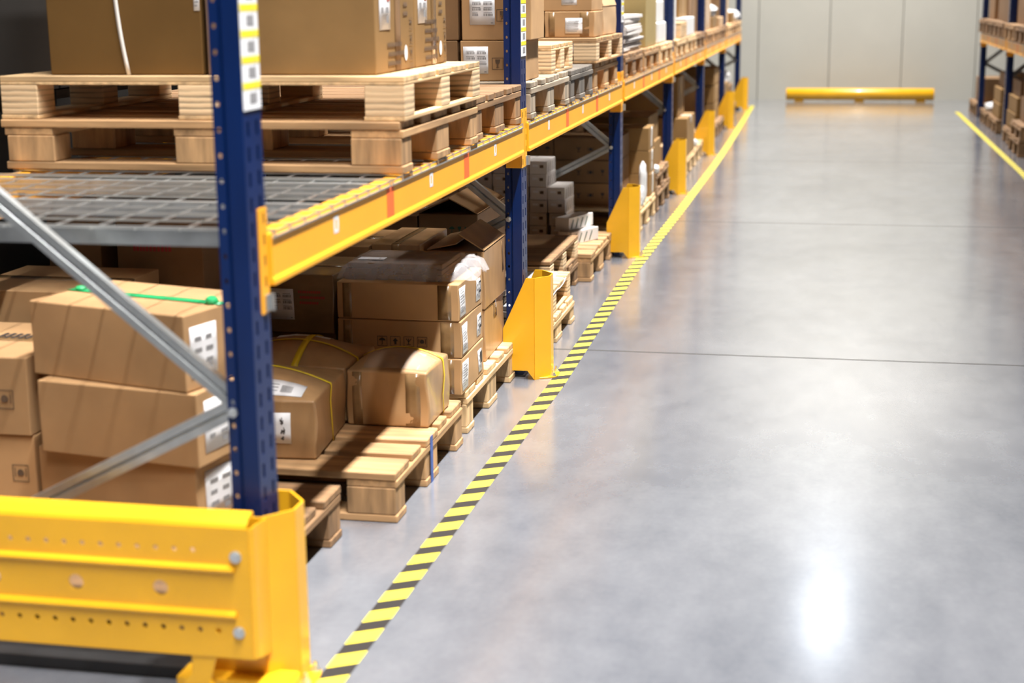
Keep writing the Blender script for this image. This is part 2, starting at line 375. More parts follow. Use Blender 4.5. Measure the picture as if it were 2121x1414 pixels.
# ------------------------------------------------------------------ column guards
def guard_section():
    return [(-.048, -.05), (.072, -.05), (.122, .012), (.122, .068), (.072, .13), (-.048, .13)]
def guard_mesh():
    mb = MB(); H = .392; P = guard_section()
    def wall(a, b, za, zb, zl0=.035, zl1=.035): mb.add([(a[0], a[1], zl0), (b[0], b[1], zl1), (b[0], b[1], zb), (a[0], a[1], za)], [(0, 1, 2, 3)])
    for s, (i, j) in ((0, (0, 1)), (1, (5, 4))):
        A, B = P[i], P[j]; y = A[1]
        mb.add([(A[0], y, .035), (.045, y, .035), (B[0], y, .0), (B[0], y, H), (.042, y, H), (A[0], y, .195)], [(0, 1, 2, 3, 4, 5)] if s == 0 else [(5, 4, 3, 2, 1, 0)])
    wall(P[1], P[2], H, H, 0, 0); wall(P[2], P[3], H, H, 0, 0); wall(P[3], P[4], H, H, 0, 0)
    return mb.mesh('guard_shield', 'yellow')
def guard_base():
    return MB().prism([(.065, -.045), (.12, -.02), (.145, .0), (.15, .02), (.15, .06), (.145, .08), (.12, .1), (.065, .125)], 'z', 0, .006).mesh('base_flange', 'yellow')
GW = ['yellow corner guard wrapped round the nearest post beside the end barrier', 'yellow column guard at the foot of the sharply focused post',
      'yellow column guard at the foot of the third post', 'yellow column guard at the foot of the fourth post', 'yellow column guard at the foot of the fifth post',
      'yellow column guard at the foot of the sixth post', 'yellow column guard at the foot of the last post near the far wall']
for k in range(7):
    t = thing('column_guard', GW[k], 'column guard', (.0 if k else -.046, FY[k] if k else FY[0]+.022, 0), 0, 'column guards along the left rack')
    obj('guard_shield', cached('gsh', guard_mesh), t, 0, .005)
    obj('base_flange', cached('gba', guard_base), t, .001)
    for y in (.008, .072):
        m = cached(('gb', y), lambda: MB().cyl((.134, y, .006), (0, 0, 1), .011, .004, 12).cyl((.134, y, .01), (0, 0, 1), .008, .007, 6).cyl((.134, y, .017), (0, 0, 1), .0045, .012, 8).mesh('anchor_bolt', 'bolt'))
        obj('anchor_bolt', m, t)

# end-of-row barrier rail
t = thing('end_barrier', 'yellow perforated steel barrier rail across the near end of the rack', 'barrier', (0, 2.757, 0))
XL = -1.25
mb = MB()
def band(z0, z1, pitch, r, x1, zc):
    n = int((x1-XL)/pitch); x0 = x1-n*pitch; c = []
    h = pitch/2
    c += [(x0+i*pitch, x0+(i+1)*pitch, zc-h, zc+h, (r, r, 16)) for i in range(n)]
    c += [(x0, x1, z0, zc-h, None), (x0, x1, zc+h, z1, None), (x1, .028, z0, z1, None), (XL, x0, z0, z1, None)]
    mb.holes((0, 0, 0), (1, 0, 0), (0, 0, 1), c)
band(.314, .392, .0402, .0058, -.072, .343)
c = []; n = 6; x1 = -.072; pt = .186; x0 = x1-n*pt
for i in range(n): c += [(x0+i*pt, x0+i*pt+.05, .216, .298, None), (x0+i*pt+.05, x0+i*pt+.132, .216, .298, (.0165, .0165, 20)), (x0+i*pt+.132, x0+(i+1)*pt, .216, .298, None)]
c += [(x1, .028, .216, .298, None), (XL, x0, .216, .298, None)]
mb.holes((0, 0, 0), (1, 0, 0), (0, 0, 1), c)
band(.114, .200, .0402, .0058, -.025, .172)
for z0, z1 in ((.298, .314), (.200, .216)):     # pressed ridges between the bands
    zm = (z0+z1)/2
    mb.sheet([(0, z0), (-.009, z0+.004), (-.011, zm), (-.009, z1-.004), (0, z1)], 'x', XL, -.006)
    mb.sheet([(0, z0), (0, z1)], 'x', -.006, .028)
    mb.add([(-.006, 0, z0), (-.006, -.009, z0+.004), (-.006, -.011, zm), (-.006, -.009, z1-.004), (-.006, 0, z1)], [(0, 1, 2, 3, 4)])
mb.sheet([(0, .392), (.004, .400), (.018, .412), (.040, .416), (.044, .405)], 'x', XL, .024)
mb.sheet([(0, .114), (.03, .112)], 'x', XL, .028)
mb.add([(.028, 0, .114), (.034, .02, .110), (.034, .108, .09), (.034, .108, .385), (.034, .02, .395), (.028, 0, .392)], [(0, 1, 2, 5), (1, 2, 3, 4), (1, 4, 5)][1:2])
mb.add([(.028, 0, .114), (.034, .012, .113), (.034, .012, .394), (.028, 0, .392)], [(0, 1, 2, 3)])
mb.add([(.034, .012, .113), (.034, .02, .110), (.034, .02, .395), (.034, .012, .394)], [(0, 1, 2, 3)])
mb.build('rail_panel', 'yellow', t, 0, False, .003)
for z in (.334, .172):
    MB().cyl((.0, -.002, z), (0, -1, 0), .0125, .004, 14).cyl((.0, -.005, z), (0, -1, 0), .009, .006, 6).build('bolt', 'bolt', t)
for x in (-.11, -1.0):
    MB().prism([(0, .13), (0, .075), (-.018, .058), (-.02, .04), (.05, .04), (.04, .06), (.06, .13)], 'y', .002, .012).build('bracket', 'yellow', t, .002).location.x = x
    MB().box(x-.05, x+.20 if x > -.5 else x+.05, .03, .10, .012, .05).build('bracket_foot', 'yellow', t, .004)
tag(MB().box(-1.3, -.16, 2.87, 2.905, 0, .03).box(-1.3, -.16, 2.905, 2.985, 0, .008).build('floor_strip', 'dark_steel', None, .002), 'dark floor strip lying under the yellow end barrier', 'rail')  # low dark strip across the floor below the barrier


# ------------------------------------------------------------------ pallets (origin: aisle-side near bottom corner; x runs into the rack)
def pallet(label, x, y, z=0, kind='tan', L=1.2, W=.8, H=.144, rz=0, group=None, wobble=.004):
    t = thing('wooden_pallet', label, 'pallet', (x, y, z), rz, group)
    b = .022; hb = H-3*b
    wd = lambda ax: f'wood_{kind}_{ax}'
    def put(name, key, fn, ax, dy=0, dx=0, dr=0):
        o = obj(name, cached((name, key, kind, L, W, H), lambda: fn().mesh(name, wd(ax))), t, .003)
        o.location = (dx, dy, 0); o.rotation_euler = (0, 0, dr); return o
    ys = [0, .187*W/.8, (W-.145)/2, W-.287*W/.8, W-.145]; ws = [.145, .10, .145, .10, .145]
    for i, (yy, w) in enumerate(zip(ys, ws)):
        put('deck_board', w, lambda: MB().box(-L, 0, 0, w, H-b, H), 'x', yy+random.uniform(-wobble, wobble)*(i in (1, 3)), random.uniform(-2*wobble, wobble*.4), random.uniform(-.003, .003)*(i in (1, 3)))
    for xx in (0, -(L-.145)/2, -(L-.145)):
        put('stringer_board', xx, lambda: MB().box(xx-.145, xx, .004, W-.004, H-2*b, H-b), 'y')
    for yy, w in ((.002, .098), ((W-.145)/2, .145), (W-.1, .098)):
        for xx in (-.004, -(L-.145)/2, -(L-.145)+.004):
            put('pallet_block', (xx, yy), lambda: MB().box(xx-.141, xx, yy, yy+w, b, H-2*b), 'z')
        put('bottom_board', yy, lambda: MB().box(-L, 0, yy, yy+w, 0, b), 'x')
    return t
def ply_pallet(label, x, y, z=0, L=1.15, W=.8, H=.118, solid_top=False, group=None, kind='new', posts=3):
    t = thing('plywood_pallet', label, 'pallet', (x, y, z), 0, group)
    def put(name, key, fn, m): return obj(name, cached((name, 'ply', key, m, L, W, H, posts), lambda: fn().mesh(name, m)), t, .002)
    if solid_top: put('deck_board', 's', lambda: MB().box(-L, 0, 0, W, H-.018, H), f'wood_{kind}_x')
    else:
        put('deck_board', 'e', lambda: MB().box(-L, 0, 0, W, H-.024, H-.016), f'wood_{kind}_y')
        n = 5; g = .032; w = (W-g*(n-1))/n
        for i in range(n): put('deck_slat', i, lambda: MB().box(-L, 0, i*(w+g), i*(w+g)+w, H-.016, H), f'wood_{kind}_x')
    bl = .11 if posts == 3 else .09
    for i in range(3):
        yy = i*(W-bl*.9)/2
        for xx in (0, -(L-bl)/2, -(L-bl)):
            put('laminated_block', (i, xx), lambda: MB().box(xx-bl, xx, yy, yy+bl*.9, .012, H-.024), 'ply')
    for xx in (0, -(L-bl)/2, -(L-bl)):
        put('bottom_board', xx, lambda: MB().box(xx-bl-.003, xx, 0, W, 0, .012), f'wood_{kind}_y')
    return t

# ------------------------------------------------------------------ cardboard boxes (origin: centre of the base)
class Carton:
    def __init__(s, label, x0, x1, y0, y1, z0, z1, rot=0, m='card', n=4, dome=0, amp=.0012, group=None, tape=None, cat='box', name='cardboard_box', tapem='tape', bev=.004):
        s.L, s.D, s.H = x1-x0, y1-y0, z1-z0; s.dome = dome; s.amp = amp; s.seed = random.uniform(0, 50)
        if dome: n = max(n, 10)
        ids = {}; mb = MB()
        def vid(i, j, k):
            if (i, j, k) not in ids: ids[(i, j, k)] = len(mb.v); mb.v.append(tuple(s.warp(2*i/n-1, 2*j/n-1, k/n)))
            return ids[(i, j, k)]
        for a in range(n):
            for b in range(n):
                mb.f += [(vid(a, b, 0), vid(a, b+1, 0), vid(a+1, b+1, 0), vid(a+1, b, 0)), (vid(a, b, n), vid(a+1, b, n), vid(a+1, b+1, n), vid(a, b+1, n)),
                         (vid(a, 0, b), vid(a+1, 0, b), vid(a+1, 0, b+1), vid(a, 0, b+1)), (vid(a, n, b), vid(a, n, b+1), vid(a+1, n, b+1), vid(a+1, n, b)),
                         (vid(0, a, b), vid(0, a, b+1), vid(0, a+1, b+1), vid(0, a+1, b)), (vid(n, a, b), vid(n, a+1, b), vid(n, a+1, b+1), vid(n, a, b+1))]
        me = mb.mesh(name, m, True)
        s.o = obj(name, me, None, bev, 0, 2); s.o.modifiers['bevel'].harden_normals = True
        s.o.location = ((x0+x1)/2, (y0+y1)/2, z0); s.o.rotation_euler = (0, 0, R(rot))
        tag(s.o, label, cat, group)
        if tape: s.tape(tape, tapem)
    def warp(s, u, v, w):
        a = s.amp; q = s.seed
        bx = 1-abs(w*2-1)**3
        x = u*s.L/2+u*abs(u)**6*a*bx*math.sin(q+3*v+4*w)
        y = v*s.D/2+v*abs(v)**6*a*bx*math.sin(q*2+3*u+4*w)
        z = w*s.H+(w**6)*(s.dome*(1-u*u)*(1-v*v)+a*.6*math.sin(q+2*u+3*v)*(1-u**4)*(1-v**4))
        return Vector((x, y, z))
    def at(s, face, u, v, off=0):           # metres from the lower-left corner of a face as seen from outside
        if face == 'F': p = s.warp(2*u/s.L-1, -1, v/s.H); n = Vector((0, -1, 0))
        elif face == 'S': p = s.warp(1, 2*u/s.D-1, v/s.H); n = Vector((1, 0, 0))
        elif face == 'W': p = s.warp(-1, 1-2*u/s.D, v/s.H); n = Vector((-1, 0, 0))
        else: p = s.warp(2*u/s.L-1, 2*v/s.D-1, 1); n = Vector((0, 0, 1))
        return p+n*off
    def patch(s, name, face, u, v, w, h, m, off=.0012, parent=None, nu=3, nv=3, ang=0):
        mb = MB(); c, sn = math.cos(ang), math.sin(ang)
        vs = []
        for j in range(nv+1):
            for i in range(nu+1):
                du, dv = w*i/nu-w/2, h*j/nv-h/2
                vs.append(s.at(face, u+w/2+du*c-dv*sn, v+h/2+du*sn+dv*c, off))
        mb.add(vs, [(j*(nu+1)+i, j*(nu+1)+i+1, (j+1)*(nu+1)+i+1, (j+1)*(nu+1)+i) for j in range(nv) for i in range(nu)])
        return mb.build(name, m, parent or s.o, 0, True, .0004)
    def bars(s, name, face, rects, m, off=.0019, parent=None, ang=0, c0=(0, 0)):
        mb = MB(); c, sn = math.cos(ang), math.sin(ang)
        for r in rects:
            if len(r) == 4: u, v, w, h = r; q = [(u, v), (u+w, v), (u+w, v+h), (u, v+h)]
            else: q = list(zip(r[::2], r[1::2]))
            q = [(c0[0]+(a-c0[0])*c-(b-c0[1])*sn, c0[1]+(a-c0[0])*sn+(b-c0[1])*c) for a, b in q]
            mb.add([s.at(face, a, b, off) for a, b in q], [tuple(range(len(q)))])
        return mb.build(name, m, parent or s.o)
    def tape(s, kind, m='tape'):
        w = .05 if s.L > .2 else .03; d = min(.06, s.H*.35)
        if 'x' in kind:                       # tape along the length, over the ends
            s.patch('packing_tape', 'T', 0, s.D/2-w/2, s.L, w, m, .0008, nu=8)
            s.patch('packing_tape', 'S', s.D/2-w/2, s.H-d, w, d, m, .0008)
        if 'y' in kind:
            s.patch('packing_tape', 'T', s.L/2-w/2, 0, w, s.D, m, .0008, nv=8)
            s.patch('packing_tape', 'F', s.L/2-w/2, s.H-d, w, d, m, .0008)
        if 'v' in kind: s.patch('packing_tape', 'S', s.D*.44, .002, w, s.H-.004, m, .0008, nv=6)
        if 'c' in kind: s.patch('packing_tape', 'F', s.L-.07, .004, .045, s.H-.008, m, .0008); s.patch('packing_tape', 'F', .02, .004, .03, s.H-.008, m, .0008)
    def label(s, face, u, v, w, h, style='ship', ang=0):
        p = s.patch('shipping_label', face, u, v, w, h, 'paper', .0014, ang=ang)
        r = []; rnd = random.Random(int(u*1e4+v*1e3))
        if style == 'ship':                   # two columns of barcodes with captions
            for c in (0, 1):
                for i in range(3):
                    bw = w*(.36 if i < 2 else (.24, .38)[c]); bx = u+w*(.11+.45*c); by = v+h*(.78-.20*i-.06)
                    k = 9
                    for j in range(k): r.append((bx+bw*j/k, by, bw/k*rnd.choice((.45, .6, .75)), h*.085))
                    r.append((bx, by+h*.105, bw*.9, h*.018))
            r += [(u+w*.84, v+h*.05, w*.09, h*.03)]
        elif style == 'rows':
            for i in range(9): r.append((u+w*.10, v+h*(.88-.095*i), w*rnd.uniform(.35, .8), h*.03))
            for i in range(4): r.append((u+w*rnd.uniform(.5, .6), v+h*(.80-.19*i), w*.26, h*.035))
        elif style == 'codes':
            for i in range(3):
                for c in (0, 1): r.append((u+w*(.16+.42*c), v+h*(.70-.23*i), w*rnd.uniform(.2, .28), h*.09))
            r.append((u+w*.62, v+h*.10, w*.2, h*.11))
        elif style == 'bar':
            for j in range(12): r.append((u+w*(.40+.025*j), v+h*.2, w*.025*rnd.choice((.5, .7)), h*.45))
            for i in range(3): r.append((u+w*.06, v+h*(.25+.2*i), w*.26, h*.05))
        elif style == 'hand':                 # brushed handwriting strokes
            for gx, gy, sc in ((.66, .72, .17), (.70, .40, .19), (.68, .16, .12), (.32, .18, .13)):
                for _ in range(7):
                    a = rnd.uniform(0, 3.14); l = sc*rnd.uniform(.5, 1)*min(w, h)*1.1; cx, cy = u+w*gx+rnd.uniform(-.3, .3)*sc*w, v+h*gy+rnd.uniform(-.4, .4)*sc*h
                    dx, dy = math.cos(a)*l/2, math.sin(a)*l/2; nx, ny = -math.sin(a)*.0016, math.cos(a)*.0016
                    r.append((cx-dx+nx, cy-dy+ny, cx-dx-nx, cy-dy-ny, cx+dx-nx*.6, cy+dy-ny*.6, cx+dx+nx*.6, cy+dy+ny*.6))
        s.bars('label_print', face, r, 'ink' if style == 'hand' else 'grey_mark', .0021, p, ang, (u+w/2, v+h/2))
        return p
    def symbols(s, face, u, v, sz, kinds, m='ink_soft', frame=True, vert=False, gap=1.32):
        for i, k in enumerate(kinds):
            x, y = (u, v-i*sz*gap) if vert else (u+i*sz*gap, v); r = []; q = lambda *a: r.append(tuple(x+sz*t if j % 2 == 0 else y+sz*t for j, t in enumerate(a)))
            if frame:
                e = .05
                q(0, 0, 1, 0, 1, e, 0, e); q(0, 1-e, 1, 1-e, 1, 1, 0, 1); q(0, e, e, e, e, 1-e, 0, 1-e); q(1-e, e, 1, e, 1, 1-e, 1-e, 1-e)
            if k == 'u': q(.15, .55, .85, .55, .78, .70, .62, .82, .5, .86, .38, .82, .22, .70); q(.47, .2, .53, .2, .53, .55, .47, .55); q(.36, .15, .53, .15, .53, .2, .36, .2)
            elif k == 'a': q(.5, .85, .22, .52, .40, .52, .40, .2, .60, .2, .60, .52, .78, .52)
            elif k == 'g': q(.28, .85, .33, .55, .47, .45, .47, .25, .33, .18, .67, .18, .53, .25, .53, .45, .67, .55, .72, .85)
            elif k == 'k': q(.2, .8, .26, .84, .55, .45, .5, .4); q(.8, .8, .74, .84, .45, .45, .5, .4); q(.46, .2, .54, .2, .54, .8, .46, .8); q(.3, .2, .7, .2, .7, .26, .3, .26)
            elif k == 'o': q(.35, .35, .65, .35, .72, .5, .65, .68, .5, .75, .35, .68, .28, .5); q(.14, .3, .2, .3, .2, .8, .14, .8); q(.8, .3, .86, .3, .86, .8, .8, .8)
            elif k == 't': q(.25, .2, .33, .2, .33, .7, .25, .7); q(.6, .2, .68, .2, .68, .7, .6, .7); q(.29, .9, .18, .68, .40, .68); q(.64, .9, .53, .68, .75, .68)
            s.bars('handling_symbol', face, r, m)
    def lines(s, face, u, v, w, h, n, m='ink_soft'):
        rnd = random.Random(n); r = []
        for i in range(n):
            x = u+rnd.uniform(0, .1)*w; yy = v+h*(n-1-i)/n
            while x < u+w*rnd.uniform(.8, 1): c = rnd.uniform(.05, .09)*w; r.append((x, yy, c*.72, h/n*.45)); x += c
        s.bars('printed_text', face, r, m)
    def strap(s, axis, pos, m, w=.012, down=(1, 1), name='strap', lift=.0025):
        pts = []
        if axis == 'x':
            if down[0]: pts += [s.at('W', s.D-pos, s.H*t, lift) for t in (.0, .35, .7, .97)]
            pts += [s.at('T', s.L*t/14, pos, lift) for t in range(15)]
            if down[1]: pts += [s.at('S', pos, s.H*t, lift) for t in (.97, .7, .35, .0)]
            wv = (0, w, 0)
        else:
            if down[0]: pts += [s.at('F', pos, s.H*t, lift) for t in (.0, .35, .7, .97)]
            pts += [s.at('T', pos, s.D*t/14, lift) for t in range(15)]
            wv = (w, 0, 0)
        return MB().ribbon(pts, wv).build(name, m, s.o, 0, True, .001)
    def flap(s, edge, ln, ang, m, name='flap', lo=0, hi=1):
        # an opened lid flap hinged on a top edge; ang = degrees above the horizontal, pointing inwards
        a = R(ang); c, z = math.cos(a)*ln, math.sin(a)*ln; X, Y, H = s.L/2, s.D/2, s.H+.003; mb = MB()
        if edge == 'S': P = [(X, -Y+s.D*lo, H), (X, -Y+s.D*hi, H), (X-c, -Y+s.D*hi, H+z), (X-c, -Y+s.D*lo, H+z)]
        elif edge == 'W': P = [(-X, -Y, H), (-X, Y, H), (-X+c, Y, H+z), (-X+c, -Y, H+z)]
        elif edge == 'B': P = [(-X, Y, H), (X, Y, H), (X, Y-c, H+z), (-X, Y-c, H+z)]
        else: P = [(-X, -Y, H), (X, -Y, H), (X, -Y+c, H+z), (-X, -Y+c, H+z)]
        mb.add(P, [(0, 1, 2, 3)])
        return mb.build(name, m, s.o, 0, False, .004)

# ================================================================== LOWER LEVEL, FIRST BAY
pallet('worn wooden pallet on the floor under the three box stack behind the barrier', -.12, 3.0, kind='brown', group='floor pallets of the left rack')
p2 = pallet('wooden pallet on the floor with a blue painted centre block', 0, 3.92, kind='tan', group='floor pallets of the left rack')
MB().box(.0005, .002, .372, .398, 0, .144).build('paint_stripe', 'blue_paint', p2)
pallet('clean pale wooden pallet on the floor just before the focused post', -.01, 4.825, kind='new', group='floor pallets of the left rack')

G3 = 'three stacked long boxes behind the barrier'
def rotbox(label, fl, fr, D, z0, z1, **k):
    fl, fr = Vector(fl), Vector(fr); d = fr-fl; a = math.atan2(d.y, d.x); n = Vector((-math.sin(a), math.cos(a))); c = (fl+fr)/2+n*D/2
    return Carton(label, c.x-d.length/2, c.x+d.length/2, c.y-D/2, c.y+D/2, z0, z1, math.degrees(a), **k)
b = rotbox('bottom tan box of the three box stack behind the barrier', (-.800, 3.442), (-.329, 3.331), .30, .145, .3265, group=G3); b.label('S', .035, .035, .12, .125, 'codes')
b = rotbox('middle tan box of the three box stack, crossed by the steel brace', (-.760, 3.389), (-.311, 3.314), .30, .328, .5115, group=G3); b.label('S', .03, .03, .12, .13, 'codes')
b = rotbox('top tan box with a green strap, uppermost of the three box stack', (-.796, 3.444), (-.334, 3.318), .31, .513, .70, group=G3); b.label('S', .02, .03, .10, .125, 'codes')
b.strap('x', .155, 'strap_green', .032, (0, 0))
MB().cyl(b.at('T', b.L-.03, .15, .001), (.2, -.2, 1), .017, .016, 10).build('strap_knot', 'strap_green', b.o, .006)
MB().cyl(b.at('T', .03, .155, .002), (0, 0, 1), .016, .01, 10).build('strap_knot', 'strap_green', b.o, .005)
Carton('lower tan box at the left picture edge behind the barrier', -1.28, -.815, 3.45, 3.85, .145, .347).symbols('F', .40, .08, .045, 'o')
b = Carton('tan box with black print at the left picture edge, on the lower box', -1.29, -.815, 3.44, 3.84, .349, .553); b.symbols('F', .385, .07, .05, 'o'); b.tape('x')
b.bars('printed_text', 'T', [(.28+.02*i, .2, .012, .06) for i in range(5)], 'ink')
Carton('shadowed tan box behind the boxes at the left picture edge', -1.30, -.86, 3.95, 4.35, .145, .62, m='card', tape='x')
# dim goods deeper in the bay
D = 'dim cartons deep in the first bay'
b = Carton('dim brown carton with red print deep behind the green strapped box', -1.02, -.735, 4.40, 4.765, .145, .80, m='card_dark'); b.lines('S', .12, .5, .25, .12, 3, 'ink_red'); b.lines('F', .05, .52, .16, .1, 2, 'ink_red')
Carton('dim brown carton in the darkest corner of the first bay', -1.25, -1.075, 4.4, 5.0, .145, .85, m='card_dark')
Carton('lower film wrapped carton behind the strapped boxes', -1.05, -.45, 4.80, 5.16, .145, .333, m='card_wrap', n=6, amp=.004).label('F', .36, .09, .17, .06, 'bar')
b = Carton('film wrapped brown carton with a white shipping label and red print', -1.06, -.447, 4.78, 5.15, .335, .533, m='card_wrap', n=6, amp=.004, tape='x')
b.label('F', .39, .045, .085, .105, 'ship'); b.lines('F', .49, .10, .09, .055, 3, 'ink_red'); b.label('T', .22, .12, .10, .06, 'rows')
Carton('wide brown carton with flap seams behind the film wrapped carton', -1.05, -.45, 5.20, 5.60, .145, .562, m='card_taped', tape='xy')
Carton('brown carton with crossed tape beside the open flapped box', -.44, -.262, 5.20, 5.60, .145, .572, m='card_taped', tape='y')
# strapped parcels on the pallet
GP = 'yellow strapped parcels on the floor pallet'
b = Carton('bulging parcel with yellow strap and handwritten label nearest the post', -.69, -.272, 3.985, 4.365, .145, .318, 5, 'card_taped', n=12, dome=.05, amp=.005, group=GP, bev=.008)
b.strap('x', .20, 'strap_yellow', .013, (0, 1)); b.label('F', .272, .048, .075, .09, 'hand'); b.label('T', .265, .02, .11, .075, 'bar')
b = Carton('bulging parcel with crossed yellow straps and a label on top', -.705, -.292, 4.40, 4.72, .145, .318, 0, 'card_taped', n=12, dome=.055, amp=.005, group=GP, bev=.008)
b.strap('x', .13, 'strap_yellow', .012, (0, 1)); b.strap('y', .25, 'strap_yellow', .022, (1, 1)); b.label('T', .13, .17, .17, .10, 'bar', .12)
b = Carton('shiny taped parcel with one yellow strap nearest the aisle', -.282, -.026, 4.375, 4.645, .145, .318, 0, 'card_taped', n=12, dome=.042, amp=.005, group=GP, bev=.008)
b.strap('x', .185, 'strap_yellow', .011, (0, 1)); b.label('T', .045, .185, .13, .07, 'rows'); b.patch('clear_tape', 'T', .05, .01, .20, .13, 'clear_tape', .003, nu=6, nv=4); b.tape('c')
# three long boxes with the bubble wrapped boards
GD = 'three long flat boxes on the pale pallet'
for i, (z0, w) in enumerate(((.145, ('lowest long flat box', 'almost hidden behind the shiny parcel')), (.2685, ('middle long flat box', 'with a row of four handling symbols')), (.392, ('upper long flat box', 'lying under the plastic wrapped boards')))):
    b = Carton(f'{w[0]} {w[1]}', -.440+.004*i, -.016-.002*i, 4.775, 5.11, z0, z0+.122, (0, .8, -.6)[i], 'card', n=5, amp=.002, group=GD, tape='c')
    if i == 1: b.symbols('F', .135, .035, .034, 'uako', 'ink')
    b.label('S', .01, .012, .08, .095, 'rows'); b.label('S', .24, .02, .055, .075, 'codes'); b.bars('printed_patch', 'S', [(.27, .045, .035, .04)], 'ink')
t = thing('wrapped_board_bundle', 'flat boards in clear bubble wrap lying on the long boxes', 'bundle', (-.237, 4.955, .516))
for i in range(3): MB().box(-.185+.006*i, .15, -.135+.003*i, .135, .002+.0175*i, .0185+.0175*i).build('board', 'card_dark', t, .002)
mb = MB(); rr = random.Random(5); NX, NY = 26, 14; vs = []
for j in range(NY+1):
    for i in range(NX+1):
        u, v = i/NX, j/NY; x = -.205+.46*u; y = -.16+.32*v
        e = min(1, min(u, 1-u)*9, min(v, 1-v)*7)
        tail = max(0, (u-.80)/.2)
        z = .002+.055*(1-(1-e)**3)+rr.uniform(-.003, .003)*(1+4*tail)+tail*(.012*math.sin(9*v+3)-.008)
        vs.append((x+rr.uniform(-.004, .004)*(1+2*tail), y*(1-.25*tail)+rr.uniform(-.004, .004)*(1+2*tail), max(.0015, z)))
mb.add(vs, [(j*(NX+1)+i, j*(NX+1)+i+1, (j+1)*(NX+1)+i+1, (j+1)*(NX+1)+i) for j in range(NY) for i in range(NX)]); mb.build('bubble_wrap', 'film', t, 0, True)
MB().box(-.15, -.06, -.09, -.045, .0585, .0592).build('label', 'paper', t)
# two tall boxes at the end of the pale pallet
GE = 'two tall boxes beside the focused post'
b = Carton('lower tall taped box standing on the end of the pale pallet', -.25, -.047, 5.25, 5.615, .145, .334, 1.5, 'card_taped', n=6, amp=.003, group=GE, tape='c'); b.lines('F', .14, .09, .02, .05, 3, 'ink_red'); b.tape('x')
b = Carton('upper tall taped box with raised lid flaps beside the focused post', -.25, -.042, 5.245, 5.615, .336, .545, .5, 'card_taped', n=6, amp=.003, group=GE, tape='c')
b.flap('S', .11, 32, 'card_taped'); b.flap('W', .11, 12, 'card_taped'); b.patch('packing_tape', 'S', .30, .09, .02, .11, 'tape', .001)

# ================================================================== LOWER LEVEL, SECOND BAY
pallet('low wooden pallet on the floor beyond the focused post, carrying a plywood pallet', .045, 5.90, kind='new', H=.112, group='floor pallets of the left rack')
s1 = ply_pallet('plywood pallet under white paper beyond the focused post', .025, 5.90, .1125, H=.108, posts=4)
mb = MB(); vs = []
for j in range(9):
    for i in range(9):
        u, v = i/8, j/8; x = -.62+.655*u; over = max(0, x-.012)
        vs.append((min(x, .028), 5.89+.78*v*(1-.12*(u > .9)*v), .2225+.001*math.sin(5*u+7*v)-(.07*(1-v)+.012*math.sin(9*v) if u == 1 else 0)))
mb.add(vs, [(j*9+i, j*9+i+1, (j+1)*9+i+1, (j+1)*9+i) for j in range(8) for i in range(8)])
tag(mb.build('paper_sheet', 'paper', None, 0, True, .0008), 'white paper sheet draped over the plywood pallet beyond the focused post', 'paper')
for i in range(13):
    tag(MB().box(-.62+.01*(i % 3), -.062-.006*(i*7 % 4), 5.758+.003*(i % 3), 5.888, .0005+.0285*i, .0005+.0285*i+(.021, .024, .018)[i % 3]).build('flat_panel', ('wood_grey_x', 'paper', 'grey_box')[i*5 % 3], None, .002),
        'thin flat panel in the grey and white pile behind the focused post', 'panel', 'flat panels behind the focused post')
b = Carton('large open carton with three green handling symbols behind the steel brace', -.485, -.24, 6.02, 6.55, .2245, .565, 0, 'card_dark', n=6, amp=.003)
b.symbols('F', .122, .262, .034, 'ugt', 'ink_green', False, gap=.92); b.flap('S', .135, 27, 'card'); b.flap('W', .135, 24, 'card_dark'); b.lines('S', .18, .16, .2, .03, 2)
Carton('large closed carton left of the open carton with green symbols', -1.02, -.492, 6.02, 6.55, .2245, .555, 0, 'card_dark', n=5, tape='x')
pallet('brown wooden pallet on the floor under a plywood pallet in the second bay', -.085, 6.82, kind='brown', H=.128, group='floor pallets of the left rack')
ply_pallet('brown topped plywood pallet with a sunlit edge in the second bay', -.088, 6.82, .1285, H=.112, solid_top=True, kind='brown')
pallet('wooden pallet with sunlit boards on the floor before the third post', -.022, 7.63, kind='tan', W=.77, group='floor pallets of the left rack')
COLW = ['first', 'second', 'third', 'fourth', 'fifth']
ROWW = ['lowest', 'second lowest', 'third lowest', 'third highest', 'second highest', 'topmost']
for c in range(5):
    rows = 4 if c == 0 else 6
    for r in range(rows):
        x1 = -.232-.1005*c+random.uniform(-.003, .003)+(.012 if c == 0 and r == 0 else 0)
        b = Carton(f'small grey box, {ROWW[r] if rows == 6 else ROWW[(0, 1, 4, 5)[r]]} in the {COLW[c]} column from the aisle', x1-.094, x1, 8.10+random.uniform(-.006, .006), 8.37, .145+.0692*r, .145+.0692*r+.0675, random.uniform(-.9, .9), 'grey_box', n=2, group='small grey boxes in the second bay', bev=.002)
        b.bars('print', 'F', [(.055, .032, .020, .016)], 'ink_soft'); b.bars('label_print', 'F', [(.016, .038, .030, .012)], 'paper')
        b.bars('stripe_print', 'S', [q for i in range(4) for q in ((.02+.062*i, .008, .032+.062*i, .008, .062+.062*i, .055, .050+.062*i, .055),)], 'ink_soft')
for i, (cx, cy, z, a, w) in enumerate(((-.150, 8.02, .145, 66, 'lower'), (-.178, 8.055, .2145, 70, 'upper'))):
    b = Carton(f'{w} striped grey box turned askew on the sunlit pallet', cx-.13, cx+.13, cy-.042, cy+.042, z, z+.067, a, 'grey_box', n=2, bev=.002, group='small grey boxes in the second bay')
    b.bars('stripe_print', 'F', [(.015+.05*i_, .008, .024+.05*i_, .008, .05+.05*i_, .055, .041+.05*i_, .055) for i_ in range(4)], 'ink_green')
GB = 'brown boxes stacked across the third post'
